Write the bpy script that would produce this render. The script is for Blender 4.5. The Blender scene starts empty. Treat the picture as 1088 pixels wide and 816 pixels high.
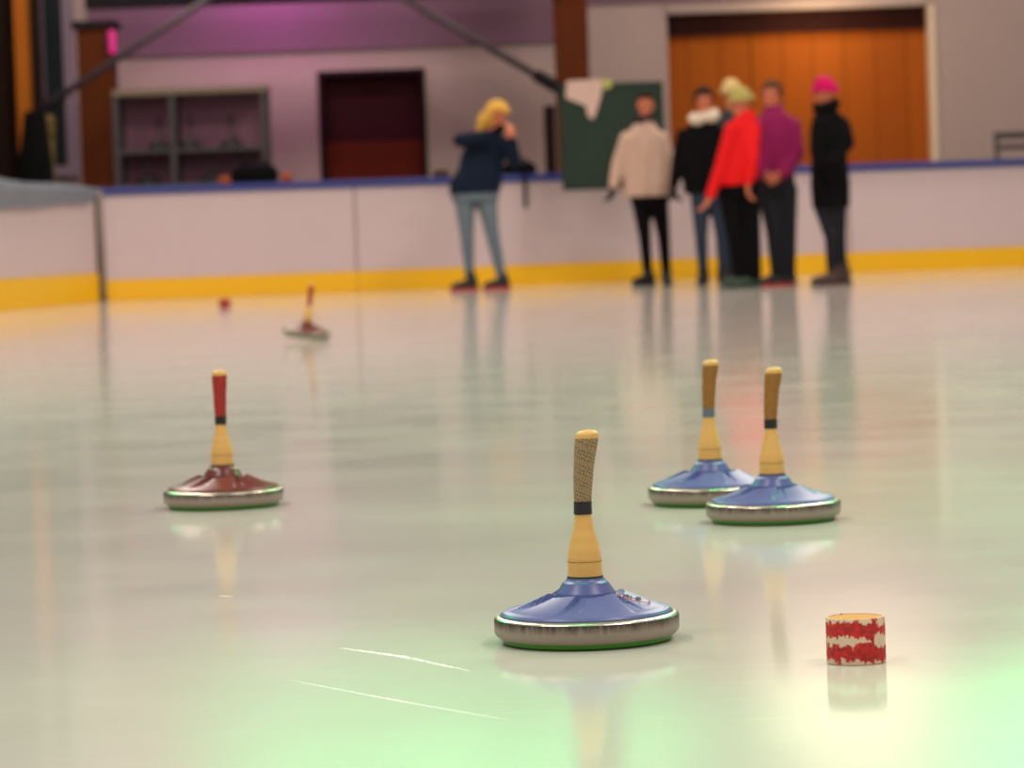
import bpy, bmesh, math, random
from mathutils import Vector, Matrix, noise
random.seed(7)
C = bpy.context.scene.collection
PI = math.pi

# ------------------------------------------------------------------ camera model
F = 3600.0                      # focal length in pixels of the 1088 px wide frame
EYE = Vector((0, 0, .606))
PITCH = math.atan(167 / F)      # looking slightly down
ROLL = math.radians(2.0)        # the photographer held the camera slightly tilted

def ray(x, y):
    u, v = (x - 544) / F, (408 - y) / F
    c, s = math.cos(ROLL), math.sin(ROLL)
    u, v = u * c + v * s, v * c - u * s
    return Vector((u, math.cos(PITCH) + v * math.sin(PITCH), v * math.cos(PITCH) - math.sin(PITCH)))

def P(x, y, Y):                 # the point seen at (x, y) standing at depth Y
    d = ray(x, y); return EYE + d * (Y / d.y)

def G(x, y, z=0.0):             # the point seen at (x, y) lying at height z
    d = ray(x, y); return EYE + d * ((z - EYE.z) / d.z)

cam_d = bpy.data.cameras.new('camera'); cam = bpy.data.objects.new('camera', cam_d); C.objects.link(cam)
cam_d.sensor_width = 36; cam_d.lens = F / 1088 * 36
cam.matrix_world = Matrix.Translation(EYE) @ Matrix.Rotation(PI / 2 - PITCH, 4, 'X') @ Matrix.Rotation(-ROLL, 4, 'Z')
cam_d.clip_end = 300
cam_d.dof.use_dof = True
cam_d.dof.focus_distance = 4.95
cam_d.dof.aperture_fstop = 7.4
bpy.context.scene.camera = cam

# ------------------------------------------------------------------ materials
def lin(c):
    return tuple(((v / 255) / 12.92 if v / 255 <= .04045 else ((v / 255 + .055) / 1.055) ** 2.4) for v in c) + (1,)

def nodes_of(name):
    m = bpy.data.materials.new(name); m.use_nodes = True
    nt = m.node_tree; b = nt.nodes['Principled BSDF']
    return m, nt, b

def mat(name, rgb, rough=.6, metal=0, var=.12, scale=30, bump=0, spec=.5, coat=0, stretch=(1, 1, 1)):
    """plain coloured surface with a little mottling"""
    m, nt, b = nodes_of(name)
    tc = nt.nodes.new('ShaderNodeTexCoord'); mp = nt.nodes.new('ShaderNodeMapping'); mp.inputs['Scale'].default_value = stretch
    n = nt.nodes.new('ShaderNodeTexNoise'); n.inputs['Scale'].default_value = scale; n.inputs['Detail'].default_value = 5
    nt.links.new(tc.outputs['Object'], mp.inputs[0]); nt.links.new(mp.outputs[0], n.inputs['Vector'])
    mx = nt.nodes.new('ShaderNodeMix'); mx.data_type = 'RGBA'
    a = lin(rgb)
    mx.inputs['A'].default_value = tuple(v * (1 - var) for v in a[:3]) + (1,)
    mx.inputs['B'].default_value = tuple(min(1, v * (1 + var)) for v in a[:3]) + (1,)
    nt.links.new(n.outputs['Fac'], mx.inputs['Factor']); nt.links.new(mx.outputs['Result'], b.inputs['Base Color'])
    b.inputs['Roughness'].default_value = rough; b.inputs['Metallic'].default_value = metal
    b.inputs['Specular IOR Level'].default_value = spec if rough < .74 else .12; b.inputs['Coat Weight'].default_value = coat
    if bump:
        bp = nt.nodes.new('ShaderNodeBump'); bp.inputs['Strength'].default_value = bump; bp.inputs['Distance'].default_value = .01
        nt.links.new(n.outputs['Fac'], bp.inputs['Height']); nt.links.new(bp.outputs[0], b.inputs['Normal'])
    return m

def ramp(nt, src, stops):
    r = nt.nodes.new('ShaderNodeValToRGB'); e = r.color_ramp.elements
    while len(e) < len(stops): e.new(.5)
    for i, (p, c) in enumerate(stops): e[i].position = p; e[i].color = c
    nt.links.new(src, r.inputs[0]); return r

def math_node(nt, op, a, b=None):
    n = nt.nodes.new('ShaderNodeMath'); n.operation = op
    for i, v in enumerate((a, b)):
        if v is None: continue
        if isinstance(v, (int, float)): n.inputs[i].default_value = v
        else: nt.links.new(v, n.inputs[i])
    return n.outputs[0]

def ice_material():
    m, nt, b = nodes_of('ice')
    tc = nt.nodes.new('ShaderNodeTexCoord')
    n1 = nt.nodes.new('ShaderNodeTexNoise'); n1.inputs['Scale'].default_value = 1.3; n1.inputs['Detail'].default_value = 4
    nt.links.new(tc.outputs['Object'], n1.inputs['Vector'])
    r = ramp(nt, n1.outputs['Fac'], [(.3, ICE_A), (.7, ICE_B)])
    # thin skate and sheet scratches running over the ice
    mp = nt.nodes.new('ShaderNodeMapping'); mp.inputs['Scale'].default_value = (6, 55, 1); mp.inputs['Rotation'].default_value = (0, 0, .35)
    n2 = nt.nodes.new('ShaderNodeTexNoise'); n2.inputs['Scale'].default_value = 1; n2.inputs['Detail'].default_value = 6
    nt.links.new(tc.outputs['Object'], mp.inputs[0]); nt.links.new(mp.outputs[0], n2.inputs['Vector'])
    s = ramp(nt, n2.outputs['Fac'], [(.62, (0, 0, 0, 1)), (.70, (1, 1, 1, 1))])
    mx = nt.nodes.new('ShaderNodeMix'); mx.data_type = 'RGBA'; mx.inputs['B'].default_value = lin((222, 220, 210))
    f = math_node(nt, 'MULTIPLY', s.outputs[0], .25)
    nt.links.new(f, mx.inputs['Factor']); nt.links.new(r.outputs[0], mx.inputs['A']); nt.links.new(mx.outputs['Result'], b.inputs['Base Color'])
    n3 = nt.nodes.new('ShaderNodeTexNoise'); n3.inputs['Scale'].default_value = 2.2; n3.inputs['Detail'].default_value = 3
    nt.links.new(tc.outputs['Object'], n3.inputs['Vector'])
    rr = nt.nodes.new('ShaderNodeMapRange'); rr.inputs['To Min'].default_value = ICE_R[0]; rr.inputs['To Max'].default_value = ICE_R[1]
    rr.inputs['From Min'].default_value = .35; rr.inputs['From Max'].default_value = .65
    nt.links.new(n3.outputs['Fac'], rr.inputs['Value']); nt.links.new(rr.outputs[0], b.inputs['Roughness'])
    b.inputs['IOR'].default_value = 1.31; b.inputs['Specular IOR Level'].default_value = ICE_SPEC
    n4 = nt.nodes.new('ShaderNodeTexNoise'); n4.inputs['Scale'].default_value = 9; n4.inputs['Detail'].default_value = 2
    nt.links.new(tc.outputs['Object'], n4.inputs['Vector'])
    bp = nt.nodes.new('ShaderNodeBump'); bp.inputs['Strength'].default_value = .012; bp.inputs['Distance'].default_value = .01
    nt.links.new(n4.outputs['Fac'], bp.inputs['Height']); nt.links.new(bp.outputs[0], b.inputs['Normal'])
    return m
ICE_A, ICE_B = lin((202, 193, 184)), lin((210, 201, 192))
ICE_R = (.085, .12)
ICE_SPEC = .42

def grip_material():            # tan tape with rows of small dark holes, in the UV of the lathe (metres)
    m, nt, b = nodes_of('perforated_grip_tape')
    uv = nt.nodes.new('ShaderNodeUVMap'); uv.uv_map = 'UVMap'
    mp = nt.nodes.new('ShaderNodeMapping'); mp.inputs['Rotation'].default_value = (0, 0, .32); mp.inputs['Scale'].default_value = (190, 190, 1)
    nt.links.new(uv.outputs[0], mp.inputs[0])
    v = nt.nodes.new('ShaderNodeTexVoronoi'); v.inputs['Scale'].default_value = 1; v.inputs['Randomness'].default_value = .35
    v.voronoi_dimensions = '2D'
    nt.links.new(mp.outputs[0], v.inputs['Vector'])
    # short dashes: every few rows a gap
    sp = nt.nodes.new('ShaderNodeSeparateXYZ'); nt.links.new(mp.outputs[0], sp.inputs[0])
    wrap = math_node(nt, 'GREATER_THAN', math_node(nt, 'FRACT', math_node(nt, 'MULTIPLY', sp.outputs[1], .27)), .22)
    dot = math_node(nt, 'MULTIPLY', math_node(nt, 'LESS_THAN', v.outputs['Distance'], .21), wrap)
    n = nt.nodes.new('ShaderNodeTexNoise'); n.inputs['Scale'].default_value = 3; nt.links.new(mp.outputs[0], n.inputs['Vector'])
    r = ramp(nt, n.outputs['Fac'], [(.3, lin((138, 116, 82))), (.7, lin((162, 138, 100)))])
    mx = nt.nodes.new('ShaderNodeMix'); mx.data_type = 'RGBA'; mx.inputs['B'].default_value = lin((42, 38, 34))
    nt.links.new(dot, mx.inputs['Factor']); nt.links.new(r.outputs[0], mx.inputs['A']); nt.links.new(mx.outputs['Result'], b.inputs['Base Color'])
    b.inputs['Roughness'].default_value = .75
    return m

def ring_material():            # steel tyre: matt worn wall with dark runs from the top edge
    m, nt, b = nodes_of('worn_steel')
    tc = nt.nodes.new('ShaderNodeTexCoord')
    uv = nt.nodes.new('ShaderNodeUVMap'); uv.uv_map = 'UVMap'
    mp = nt.nodes.new('ShaderNodeMapping'); mp.inputs['Scale'].default_value = (150, 22, 1)
    nt.links.new(uv.outputs[0], mp.inputs[0])
    n = nt.nodes.new('ShaderNodeTexNoise'); n.inputs['Scale'].default_value = 1; n.inputs['Detail'].default_value = 6; n.inputs['Roughness'].default_value = .65
    nt.links.new(mp.outputs[0], n.inputs['Vector'])
    sp = nt.nodes.new('ShaderNodeSeparateXYZ'); nt.links.new(tc.outputs['Object'], sp.inputs[0])
    h = nt.nodes.new('ShaderNodeMapRange'); h.inputs['From Min'].default_value = .012; h.inputs['From Max'].default_value = .036
    nt.links.new(sp.outputs[2], h.inputs['Value'])
    k = math_node(nt, 'MULTIPLY', math_node(nt, 'POWER', h.outputs[0], 1.3), math_node(nt, 'ADD', n.outputs['Fac'], .05))
    r = ramp(nt, k, [(.2, lin((150, 138, 124))), (.36, lin((118, 106, 94))), (.55, lin((58, 50, 44)))])
    up = math_node(nt, 'GREATER_THAN', sp.outputs[2], .0368)
    mx = nt.nodes.new('ShaderNodeMix'); mx.data_type = 'RGBA'; mx.inputs['B'].default_value = lin((206, 198, 176))
    nt.links.new(up, mx.inputs['Factor']); nt.links.new(r.outputs[0], mx.inputs['A']); nt.links.new(mx.outputs['Result'], b.inputs['Base Color'])
    rg = math_node(nt, 'SUBTRACT', .5, math_node(nt, 'MULTIPLY', up, .28)); nt.links.new(rg, b.inputs['Roughness'])
    mt = math_node(nt, 'ADD', .12, math_node(nt, 'MULTIPLY', up, .83)); nt.links.new(mt, b.inputs['Metallic'])
    bp = nt.nodes.new('ShaderNodeBump'); bp.inputs['Strength'].default_value = .25; bp.inputs['Distance'].default_value = .002
    nt.links.new(n.outputs['Fac'], bp.inputs['Height']); nt.links.new(bp.outputs[0], b.inputs['Normal'])
    return m

def puck_material():            # cream block with two flaking bands of red paint
    m, nt, b = nodes_of('flaking_red_paint')
    tc = nt.nodes.new('ShaderNodeTexCoord'); sp = nt.nodes.new('ShaderNodeSeparateXYZ'); nt.links.new(tc.outputs['Object'], sp.inputs[0])
    n = nt.nodes.new('ShaderNodeTexNoise'); n.inputs['Scale'].default_value = 75; n.inputs['Detail'].default_value = 6; n.inputs['Roughness'].default_value = .7
    mp = nt.nodes.new('ShaderNodeMapping'); mp.inputs['Scale'].default_value = (1, 1, .75); mp.inputs['Location'].default_value = (.03, .01, .02)
    nt.links.new(tc.outputs['Object'], mp.inputs[0]); nt.links.new(mp.outputs[0], n.inputs['Vector'])
    def band(c, hw):
        d = math_node(nt, 'ABSOLUTE', math_node(nt, 'SUBTRACT', sp.outputs[2], c))
        return math_node(nt, 'SUBTRACT', 1, math_node(nt, 'DIVIDE', d, hw))
    bd = math_node(nt, 'MAXIMUM', band(.0465, .0115), band(.0165, .0125))
    v = math_node(nt, 'ADD', math_node(nt, 'MULTIPLY', math_node(nt, 'MAXIMUM', bd, -.7), .5), math_node(nt, 'MULTIPLY', math_node(nt, 'SUBTRACT', n.outputs['Fac'], .47), 2.0))
    n5 = nt.nodes.new('ShaderNodeTexNoise'); n5.inputs['Scale'].default_value = 34; nt.links.new(tc.outputs['Object'], n5.inputs['Vector'])
    v = math_node(nt, 'ADD', v, math_node(nt, 'MULTIPLY', math_node(nt, 'SUBTRACT', n5.outputs['Fac'], .50), .9))
    fac = ramp(nt, v, [(.10, (0, 0, 0, 1)), (.16, (1, 1, 1, 1))])
    n2 = nt.nodes.new('ShaderNodeTexNoise'); n2.inputs['Scale'].default_value = 160; nt.links.new(tc.outputs['Object'], n2.inputs['Vector'])
    red = ramp(nt, n2.outputs['Fac'], [(.35, lin((150, 18, 16))), (.7, lin((206, 30, 26)))])
    mx = nt.nodes.new('ShaderNodeMix'); mx.data_type = 'RGBA'; mx.inputs['A'].default_value = lin((214, 186, 160))
    nt.links.new(fac.outputs[0], mx.inputs['Factor']); nt.links.new(red.outputs[0], mx.inputs['B']); nt.links.new(mx.outputs['Result'], b.inputs['Base Color'])
    b.inputs['Roughness'].default_value = .6
    return m

def plank_material(name, a, bcol, width=.25):
    m, nt, b = nodes_of(name)
    tc = nt.nodes.new('ShaderNodeTexCoord'); sp = nt.nodes.new('ShaderNodeSeparateXYZ'); nt.links.new(tc.outputs['Object'], sp.inputs[0])
    cell = math_node(nt, 'FLOOR', math_node(nt, 'DIVIDE', sp.outputs[0], width))
    w = nt.nodes.new('ShaderNodeTexWhiteNoise'); w.noise_dimensions = '1D'; nt.links.new(cell, w.inputs['W'])
    mp = nt.nodes.new('ShaderNodeMapping'); mp.inputs['Scale'].default_value = (14, 14, .8); nt.links.new(tc.outputs['Object'], mp.inputs[0])
    n = nt.nodes.new('ShaderNodeTexNoise'); n.inputs['Scale'].default_value = 1; n.inputs['Detail'].default_value = 5; nt.links.new(mp.outputs[0], n.inputs['Vector'])
    k = math_node(nt, 'ADD', math_node(nt, 'MULTIPLY', w.outputs['Value'], .5), math_node(nt, 'MULTIPLY', n.outputs['Fac'], .5))
    r = ramp(nt, k, [(.15, lin(a)), (.85, lin(bcol))])
    fr = math_node(nt, 'FRACT', math_node(nt, 'DIVIDE', sp.outputs[0], width))
    gap = math_node(nt, 'LESS_THAN', fr, .03)
    mx = nt.nodes.new('ShaderNodeMix'); mx.data_type = 'RGBA'; mx.inputs['B'].default_value = lin(tuple(v * .45 for v in a))
    nt.links.new(gap, mx.inputs['Factor']); nt.links.new(r.outputs[0], mx.inputs['A']); nt.links.new(mx.outputs['Result'], b.inputs['Base Color'])
    b.inputs['Roughness'].default_value = .8; b.inputs['Specular IOR Level'].default_value = .2
    return m

M = dict(
    ice=ice_material(), grip=grip_material(), ring=ring_material(), puck=puck_material(),
    blue=mat('blue_plastic', (84, 94, 150), .36, var=.06, scale=25, spec=.5),
    darkred=mat('dark_red_plastic', (104, 36, 30), .3, var=.1, scale=25, spec=.5),
    black_plastic=mat('black_plastic', (34, 32, 32), .4),
    green=mat('green_plastic', (62, 150, 26), .4, var=.1),
    darkgreen=mat('dark_green_rubber', (30, 58, 34), .6),
    ash=mat('pale_ash_wood', (222, 174, 96), .45, var=.07, scale=14, stretch=(6, 6, .6)),
    cork=mat('brown_grip', (150, 106, 56), .75, var=.2, scale=90, bump=.4),
    redgrip=mat('red_grip', (156, 30, 22), .6, var=.1),
    tape_black=mat('black_tape', (20, 19, 22), .45), tape_grey=mat('blue_grey_tape', (98, 108, 118), .5),
    amber=mat('amber_wood', (206, 136, 44), .6, var=.12, scale=60, stretch=(1, 6, 1)),
    cream=mat('lit_reveal_cream', (216, 190, 162), .6, var=.08),
    logo_black=mat('black_print', (16, 16, 20), .5), logo_red=mat('red_print', (190, 60, 50), .5), logo_pale=mat('pale_print', (222, 196, 190), .5),
    panel=mat('white_barrier_panel', (208, 188, 190), .35, var=.03, scale=3), yellow=mat('yellow_kick_strip', (248, 190, 0), .4, var=.05),
    rail=mat('blue_cap_rail', (44, 56, 130), .45), greyrail=mat('grey_blue_cap', (120, 124, 138), .5, var=.25, scale=6),
    seam=mat('barrier_seam', (150, 128, 122), .6), post=mat('grey_steel_post', (120, 106, 100), .5),
    plaster=mat('grey_plaster', (172, 150, 143), .9, var=.05, scale=2), fascia=mat('fascia_boards', (124, 94, 108), .8, var=.06, scale=2),
    beam=mat('dark_steel_beam', (34, 29, 34), .85), wood=mat('brown_glulam', (88, 40, 13), .75, var=.25, scale=4, stretch=(8, 8, .5)),
    wood_dark=mat('dark_timber', (32, 17, 10), .85, var=.25, scale=4, stretch=(8, 8, .5)),
    wood_orange=mat('orange_timber', (160, 88, 20), .75, var=.2, scale=4, stretch=(8, 8, .5)),
    gate=plank_material('orange_planks', (150, 72, 10), (162, 82, 14), .36), gate_top=plank_material('dark_brown_planks', (50, 18, 16), (54, 20, 18), .5),
    door_dark=mat('dark_red_door', (56, 18, 26), .85), door_red=mat('red_brown_door', (98, 36, 20), .85), door_frame=mat('dark_door_frame', (36, 20, 26), .85),
    rod=mat('grey_tie_rod', (84, 70, 78), .5, metal=.3), chalk=mat('green_board', (52, 66, 58), .85, var=.12, scale=4), paper=mat('white_paper', (222, 190, 176), .8), note=mat('pale_yellow_note', (190, 190, 110), .8),
    rack=mat('dark_rack_metal', (62, 54, 56), .6), racktop=mat('tan_rack_rail', (120, 104, 84), .6), rackshade=mat('mauve_wall_shade', (140, 100, 118), .8, var=.1, scale=4),
    concrete=mat('concrete', (120, 114, 110), .8, var=.1, scale=3), glass=mat('dark_glass', (38, 44, 46), .15), winframe=mat('mauve_window_frame', (128, 110, 122), .6),
    bag=mat('black_bag', (10, 10, 10), .95, bump=.3), bag_brown=mat('brown_bag', (66, 46, 36), .8, bump=.3), orange_fab=mat('orange_fabric', (150, 74, 40), .8), pinklamp=None,
    skin=mat('skin', (210, 120, 84), .55, var=.05), lips=mat('lips', (160, 80, 76), .5), eye=mat('eye', (40, 30, 28), .2),
    navy=mat('navy_jacket', (24, 34, 52), .92, var=.2, bump=.3, scale=18), jeans=mat('grey_blue_jeans', (106, 118, 128), .85, var=.2, scale=12),
    blonde=mat('blonde_hair', (222, 172, 78), .85, var=.2, scale=40, stretch=(4, 4, .6)), darkhair=mat('dark_hair', (40, 28, 22), .85, var=.2), brownhair=mat('brown_hair', (88, 58, 38), .85, var=.2),
    shoe=mat('black_shoe', (28, 26, 26), .6), shoe_brown=mat('brown_boot', (70, 46, 40), .6), sole_red=mat('red_sole', (186, 56, 44), .6), sole_green=mat('green_shoe', (44, 64, 48), .6),
    beige=mat('beige_quilted_jacket', (200, 168, 150), .9, var=.1, bump=.4, scale=14), scarf_dark=mat('dark_scarf', (52, 40, 44), .9), black=mat('black_cloth', (13, 12, 14), .95, var=.2, bump=.3, scale=16),
    white=mat('white_wool_scarf', (226, 208, 186), .95, var=.12, bump=.6, scale=40), dkjeans=mat('dark_blue_jeans', (50, 60, 76), .95, var=.2), red=mat('red_jacket', (226, 28, 30), .75, var=.1, bump=.3, scale=12),
    purple=mat('purple_jacket', (140, 30, 84), .75, var=.15, bump=.3, scale=12), charcoal=mat('charcoal_trousers', (40, 40, 46), .95, var=.2), pink=mat('pink_knit_hat', (196, 18, 92), .9, var=.1, bump=.5, scale=50),
    hat_cream=mat('cream_knit_hat', (222, 190, 128), .9, var=.1, bump=.5, scale=50), hat_green=mat('yellow_green_knit_hat', (172, 158, 92), .9, var=.3, bump=.5, scale=22), grey_coat=mat('grey_coat', (66, 70, 74), .85),
    oldwood=mat('weathered_wood', (104, 84, 50), .8, var=.2),
    frost=mat('frosty_scratch', (206, 212, 200), .35, var=.05),
)

# ------------------------------------------------------------------ mesh helpers
def link(name, bm, m, parent=None, smooth=True, loc=None):
    me = bpy.data.meshes.new(name); bm.normal_update(); bm.to_mesh(me); bm.free()
    for mm in (m if isinstance(m, (list, tuple)) else [m]): me.materials.append(mm)
    if smooth:
        for p in me.polygons: p.use_smooth = True
    o = bpy.data.objects.new(name, me); C.objects.link(o)
    if parent is not None: o.parent = parent
    if loc is not None: o.location = loc
    return o

def sharp(o, deg=35):
    me = o.data; bm = bmesh.new(); bm.from_mesh(me)
    for e in bm.edges:
        if len(e.link_faces) == 2 and e.calc_face_angle(0) > math.radians(deg): e.smooth = False
    bm.to_mesh(me); bm.free(); return o

def tag(o, label=None, cat=None, group=None, kind=None):
    if label: o['label'] = label
    if cat: o['category'] = cat
    if group: o['group'] = group
    if kind: o['kind'] = kind
    return o

def thing(name, loc, label, cat, group=None, rz=0):
    o = bpy.data.objects.new(name, None); C.objects.link(o); o.location = loc; o.rotation_euler = (0, 0, rz); o.empty_display_size = .1
    return tag(o, label, cat, group)

def box(bm, lo, hi, mtx=None, bevel=0):
    lo, hi = Vector(lo), Vector(hi)
    r = bmesh.ops.create_cube(bm, size=1)
    vs = r['verts']
    bmesh.ops.scale(bm, vec=(hi - lo), verts=vs); bmesh.ops.translate(bm, vec=(lo + hi) / 2, verts=vs)
    if bevel:
        es = list({e for v in vs for e in v.link_edges})
        rb = bmesh.ops.bevel(bm, geom=es, offset=bevel, segments=2, affect='EDGES', profile=.6)
        vs = list({v for f in rb['faces'] for v in f.verts} | {v for v in vs if v.is_valid})
    if mtx is not None: bmesh.ops.transform(bm, matrix=mtx, verts=vs)

def boxo(name, lo, hi, m, parent=None, bevel=.006, mtx=None):
    bm = bmesh.new(); box(bm, lo, hi, mtx, bevel); return link(name, bm, m, parent, smooth=False)

def frame_from(a, b):           # z axis along a->b
    d = (b - a); q = d.to_track_quat('Z', 'Y'); return q

def tube(bm, pts, radii, seg=16, flat=1.0):
    """closed round tube through pts; flat squashes it along its local y"""
    rings = []
    n = len(pts)
    ref = None
    for i in range(n):
        t = (pts[min(i + 1, n - 1)] - pts[max(i - 1, 0)]).normalized()
        if ref is None:
            ref = Vector((1, 0, 0)) if abs(t.x) < .9 else Vector((0, 1, 0))
        sx = (ref - t * ref.dot(t)).normalized(); sy = t.cross(sx); ref = sx
        rings.append([bm.verts.new(pts[i] + sx * math.cos(2 * PI * k / seg) * radii[i] + sy * math.sin(2 * PI * k / seg) * radii[i] * flat) for k in range(seg)])
    for i in range(n - 1):
        for k in range(seg):
            bm.faces.new((rings[i][k], rings[i][(k + 1) % seg], rings[i + 1][(k + 1) % seg], rings[i + 1][k]))
    bm.faces.new(list(reversed(rings[0]))); bm.faces.new(rings[-1])

def capsules(bm, pts, radii, seg=14):
    """limb: tapered tubes with round joints (for a later voxel union)"""
    P_, R_ = [], []
    for i in range(len(pts) - 1):
        for k in range(4):
            t = k / 4; P_.append(pts[i].lerp(pts[i + 1], t)); R_.append(radii[i] * (1 - t) + radii[i + 1] * t)
    P_.append(pts[-1]); R_.append(radii[-1])
    for i in range(len(pts) - 1): tube(bm, [pts[i], pts[i].lerp(pts[i + 1], .5), pts[i + 1]], [radii[i], (radii[i] + radii[i + 1]) / 2, radii[i + 1]], seg)
    for p, r in zip(pts, radii):
        bmesh.ops.create_uvsphere(bm, u_segments=seg, v_segments=8, radius=r, matrix=Matrix.Translation(p))

def ellipsoid(bm, c, r, mtx=None, seg=20):
    m = Matrix.Translation(c) @ Matrix.Diagonal((r[0], r[1], r[2], 1))
    if mtx is not None: m = mtx @ m
    bmesh.ops.create_uvsphere(bm, u_segments=seg, v_segments=seg // 2 + 2, radius=1, matrix=m)

def loft(bm, rings, seg=24, rot=0.0):
    """closed elliptical loft: rings of (centre, half width, half depth)"""
    rs = []
    cr, sr = math.cos(rot), math.sin(rot)
    for c, rx, ry in rings:
        row = []
        for k in range(seg):
            a = 2 * PI * k / seg
            x, y = math.copysign(abs(math.cos(a)) ** .85, math.cos(a)) * rx, math.copysign(abs(math.sin(a)) ** .85, math.sin(a)) * ry
            row.append(bm.verts.new(c + Vector((x * cr - y * sr, x * sr + y * cr, 0))))
        rs.append(row)
    for i in range(len(rs) - 1):
        for k in range(seg):
            bm.faces.new((rs[i][k], rs[i][(k + 1) % seg], rs[i + 1][(k + 1) % seg], rs[i + 1][k]))
    bm.faces.new(list(reversed(rs[0]))); bm.faces.new(rs[-1])

def fuse(name, bm, m, parent, voxel=.01, smooth=4):
    """join overlapping closed shells into one continuous skin"""
    bmesh.ops.recalc_face_normals(bm, faces=bm.faces)
    o = link(name, bm, m)
    r = o.modifiers.new('r', 'REMESH'); r.mode = 'VOXEL'; r.voxel_size = voxel
    s = o.modifiers.new('s', 'SMOOTH'); s.factor = .5; s.iterations = smooth
    dg = bpy.context.evaluated_depsgraph_get(); dg.update()
    me = bpy.data.meshes.new_from_object(o.evaluated_get(dg))
    old = o.data; o.modifiers.clear(); o.data = me; bpy.data.meshes.remove(old)
    if not me.materials: me.materials.append(m)
    for p in me.polygons: p.use_smooth = True
    if parent is not None: o.parent = parent
    return o

def lathe(bm, prof, seg=96, bend=None, zf=None):
    """prof: list of (r, z); bend(z) -> (dx, dy); zf(r, z, angle, index) -> z"""
    uvl = bm.loops.layers.uv.new('UVMap')
    rows = []; arc = [0]
    for i in range(1, len(prof)): arc.append(arc[-1] + math.hypot(prof[i][0] - prof[i - 1][0], prof[i][1] - prof[i - 1][1]))
    for i, (r, z) in enumerate(prof):
        row = []
        dx, dy = bend(z) if bend else (0, 0)
        if r < 1e-6: row = [bm.verts.new((dx, dy, z))]
        else:
            for k in range(seg):
                a = 2 * PI * k / seg
                zz = zf(r, z, a, i) if zf else z
                row.append(bm.verts.new((r * math.cos(a) + dx, r * math.sin(a) + dy, zz)))
        rows.append(row)
    rm = max(p[0] for p in prof)
    for i in range(len(prof) - 1):
        A, B = rows[i], rows[i + 1]
        for k in range(seg):
            k2 = (k + 1) % seg
            if len(A) == 1 and len(B) == 1: continue
            if len(A) == 1: f = bm.faces.new((A[0], B[k2], B[k])); uvs = [(k, i), (k + 1, i + 1), (k, i + 1)]
            elif len(B) == 1: f = bm.faces.new((A[k], A[k2], B[0])); uvs = [(k, i), (k + 1, i), (k, i + 1)]
            else: f = bm.faces.new((A[k], A[k2], B[k2], B[k])); uvs = [(k, i), (k + 1, i), (k + 1, i + 1), (k, i + 1)]
            for l, (u, v) in zip(f.loops, uvs): l[uvl].uv = (u / seg * 2 * PI * rm, arc[v])
    bmesh.ops.recalc_face_normals(bm, faces=bm.faces)

# ------------------------------------------------------------------ the setting
A0 = G(108, 321); B0 = G(1088, 283.5)
bd = (B0 - A0).normalized()
B1 = A0 + bd * ((B0 - A0).length + 2.0)
L0 = G(0, 331)
ld = (L0 - A0).normalized(); L1 = A0 + ld * 12

def along(a, b):                # local frame: x along a->b, y to its left, z up; returns matrix and length
    d = (b - a); L = d.length; x = d.normalized(); y = Vector((-x.y, x.x, 0))
    return Matrix(((x.x, y.x, 0, a.x), (x.y, y.y, 0, a.y), (0, 0, 1, 0), (0, 0, 0, 1))), L

WY = 39.0                       # depth of the hall's end wall
# ice: a sheet reaching to the barriers
bm = bmesh.new()
v = [bm.verts.new(p) for p in (Vector((L1.x, -3, 0)), Vector((9, -3, 0)), Vector((9, B1.y + .0, 0)), Vector((B1.x, B1.y, 0)), Vector((A0.x, A0.y, 0)), Vector((L1.x, L1.y, 0)))]
bm.faces.new(v)
bm.faces.ensure_lookup_table()
ext = bmesh.ops.extrude_face_region(bm, geom=[bm.faces[0]])
for e in ext['geom']:
    if isinstance(e, bmesh.types.BMVert): e.co.z = -.05
bmesh.ops.recalc_face_normals(bm, faces=bm.faces)
ice = link('floor', bm, M['ice'], smooth=False); tag(ice, 'pale rink ice with faint scratches and soft reflections', 'ice', kind='structure')
cf = boxo('floor', (-16, 14, -.12), (16, 44, -.055), M['concrete'], bevel=0); tag(cf, 'grey concrete floor behind the rink barrier', 'floor', kind='structure')

def wx(x): return P(x, 100, WY).x
def wz(x, y, Y=WY): return P(x, y, Y).z
# end wall with the wide gate opening and the narrow door opening
gx0, gx1, gz = wx(711), wx(989), wz(850, 10)
dx0, dx1, dz = wx(338), wx(452), wz(395, 74)
T = .5; ZT = 8.0
bm = bmesh.new()
for lo, hi in (((-14, 0), (dx0, ZT)), ((dx0, dz), (dx1, ZT)), ((dx1, 0), (gx0, ZT)), ((gx0, gz), (gx1, ZT)), ((gx1, 0), (14, ZT))):
    box(bm, (lo[0], WY, lo[1] - .055 if lo[1] == 0 else lo[1]), (hi[0], WY + T, hi[1]))
bmesh.ops.remove_doubles(bm, verts=bm.verts, dist=1e-4)
wall = link('wall_back', bm, M['plaster'], smooth=False); tag(wall, 'pinkish grey plastered end wall of the hall', 'wall', kind='structure')
gz2 = wz(850, 33)
o = boxo('door_1', (gx0 - .1, WY + .28, -.055), (gx1 + .1, WY + .36, gz2), M['gate']); tag(o, 'wide orange timber gate in the end wall', 'gate', kind='structure')
h = boxo('gate_header', (gx0 - .1, WY + .2, gz2), (gx1 + .1, WY + .36, gz + .1), M['gate_top'], o)
for i in range(2):
    fx = gx0 + (gx1 - gx0) * (1 + i) / 3
    boxo('gate_leaf_edge', (fx - .012, WY + .262, 0), (fx + .012, WY + .282, gz2), M['wood_orange'], o, bevel=.003)
l = boxo('trim_1', (gx0, WY - .04, gz), (gx1, WY, gz + .1), M['plaster']); tag(l, 'pale lintel strip over the wide orange gate', 'trim', kind='structure')
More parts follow.
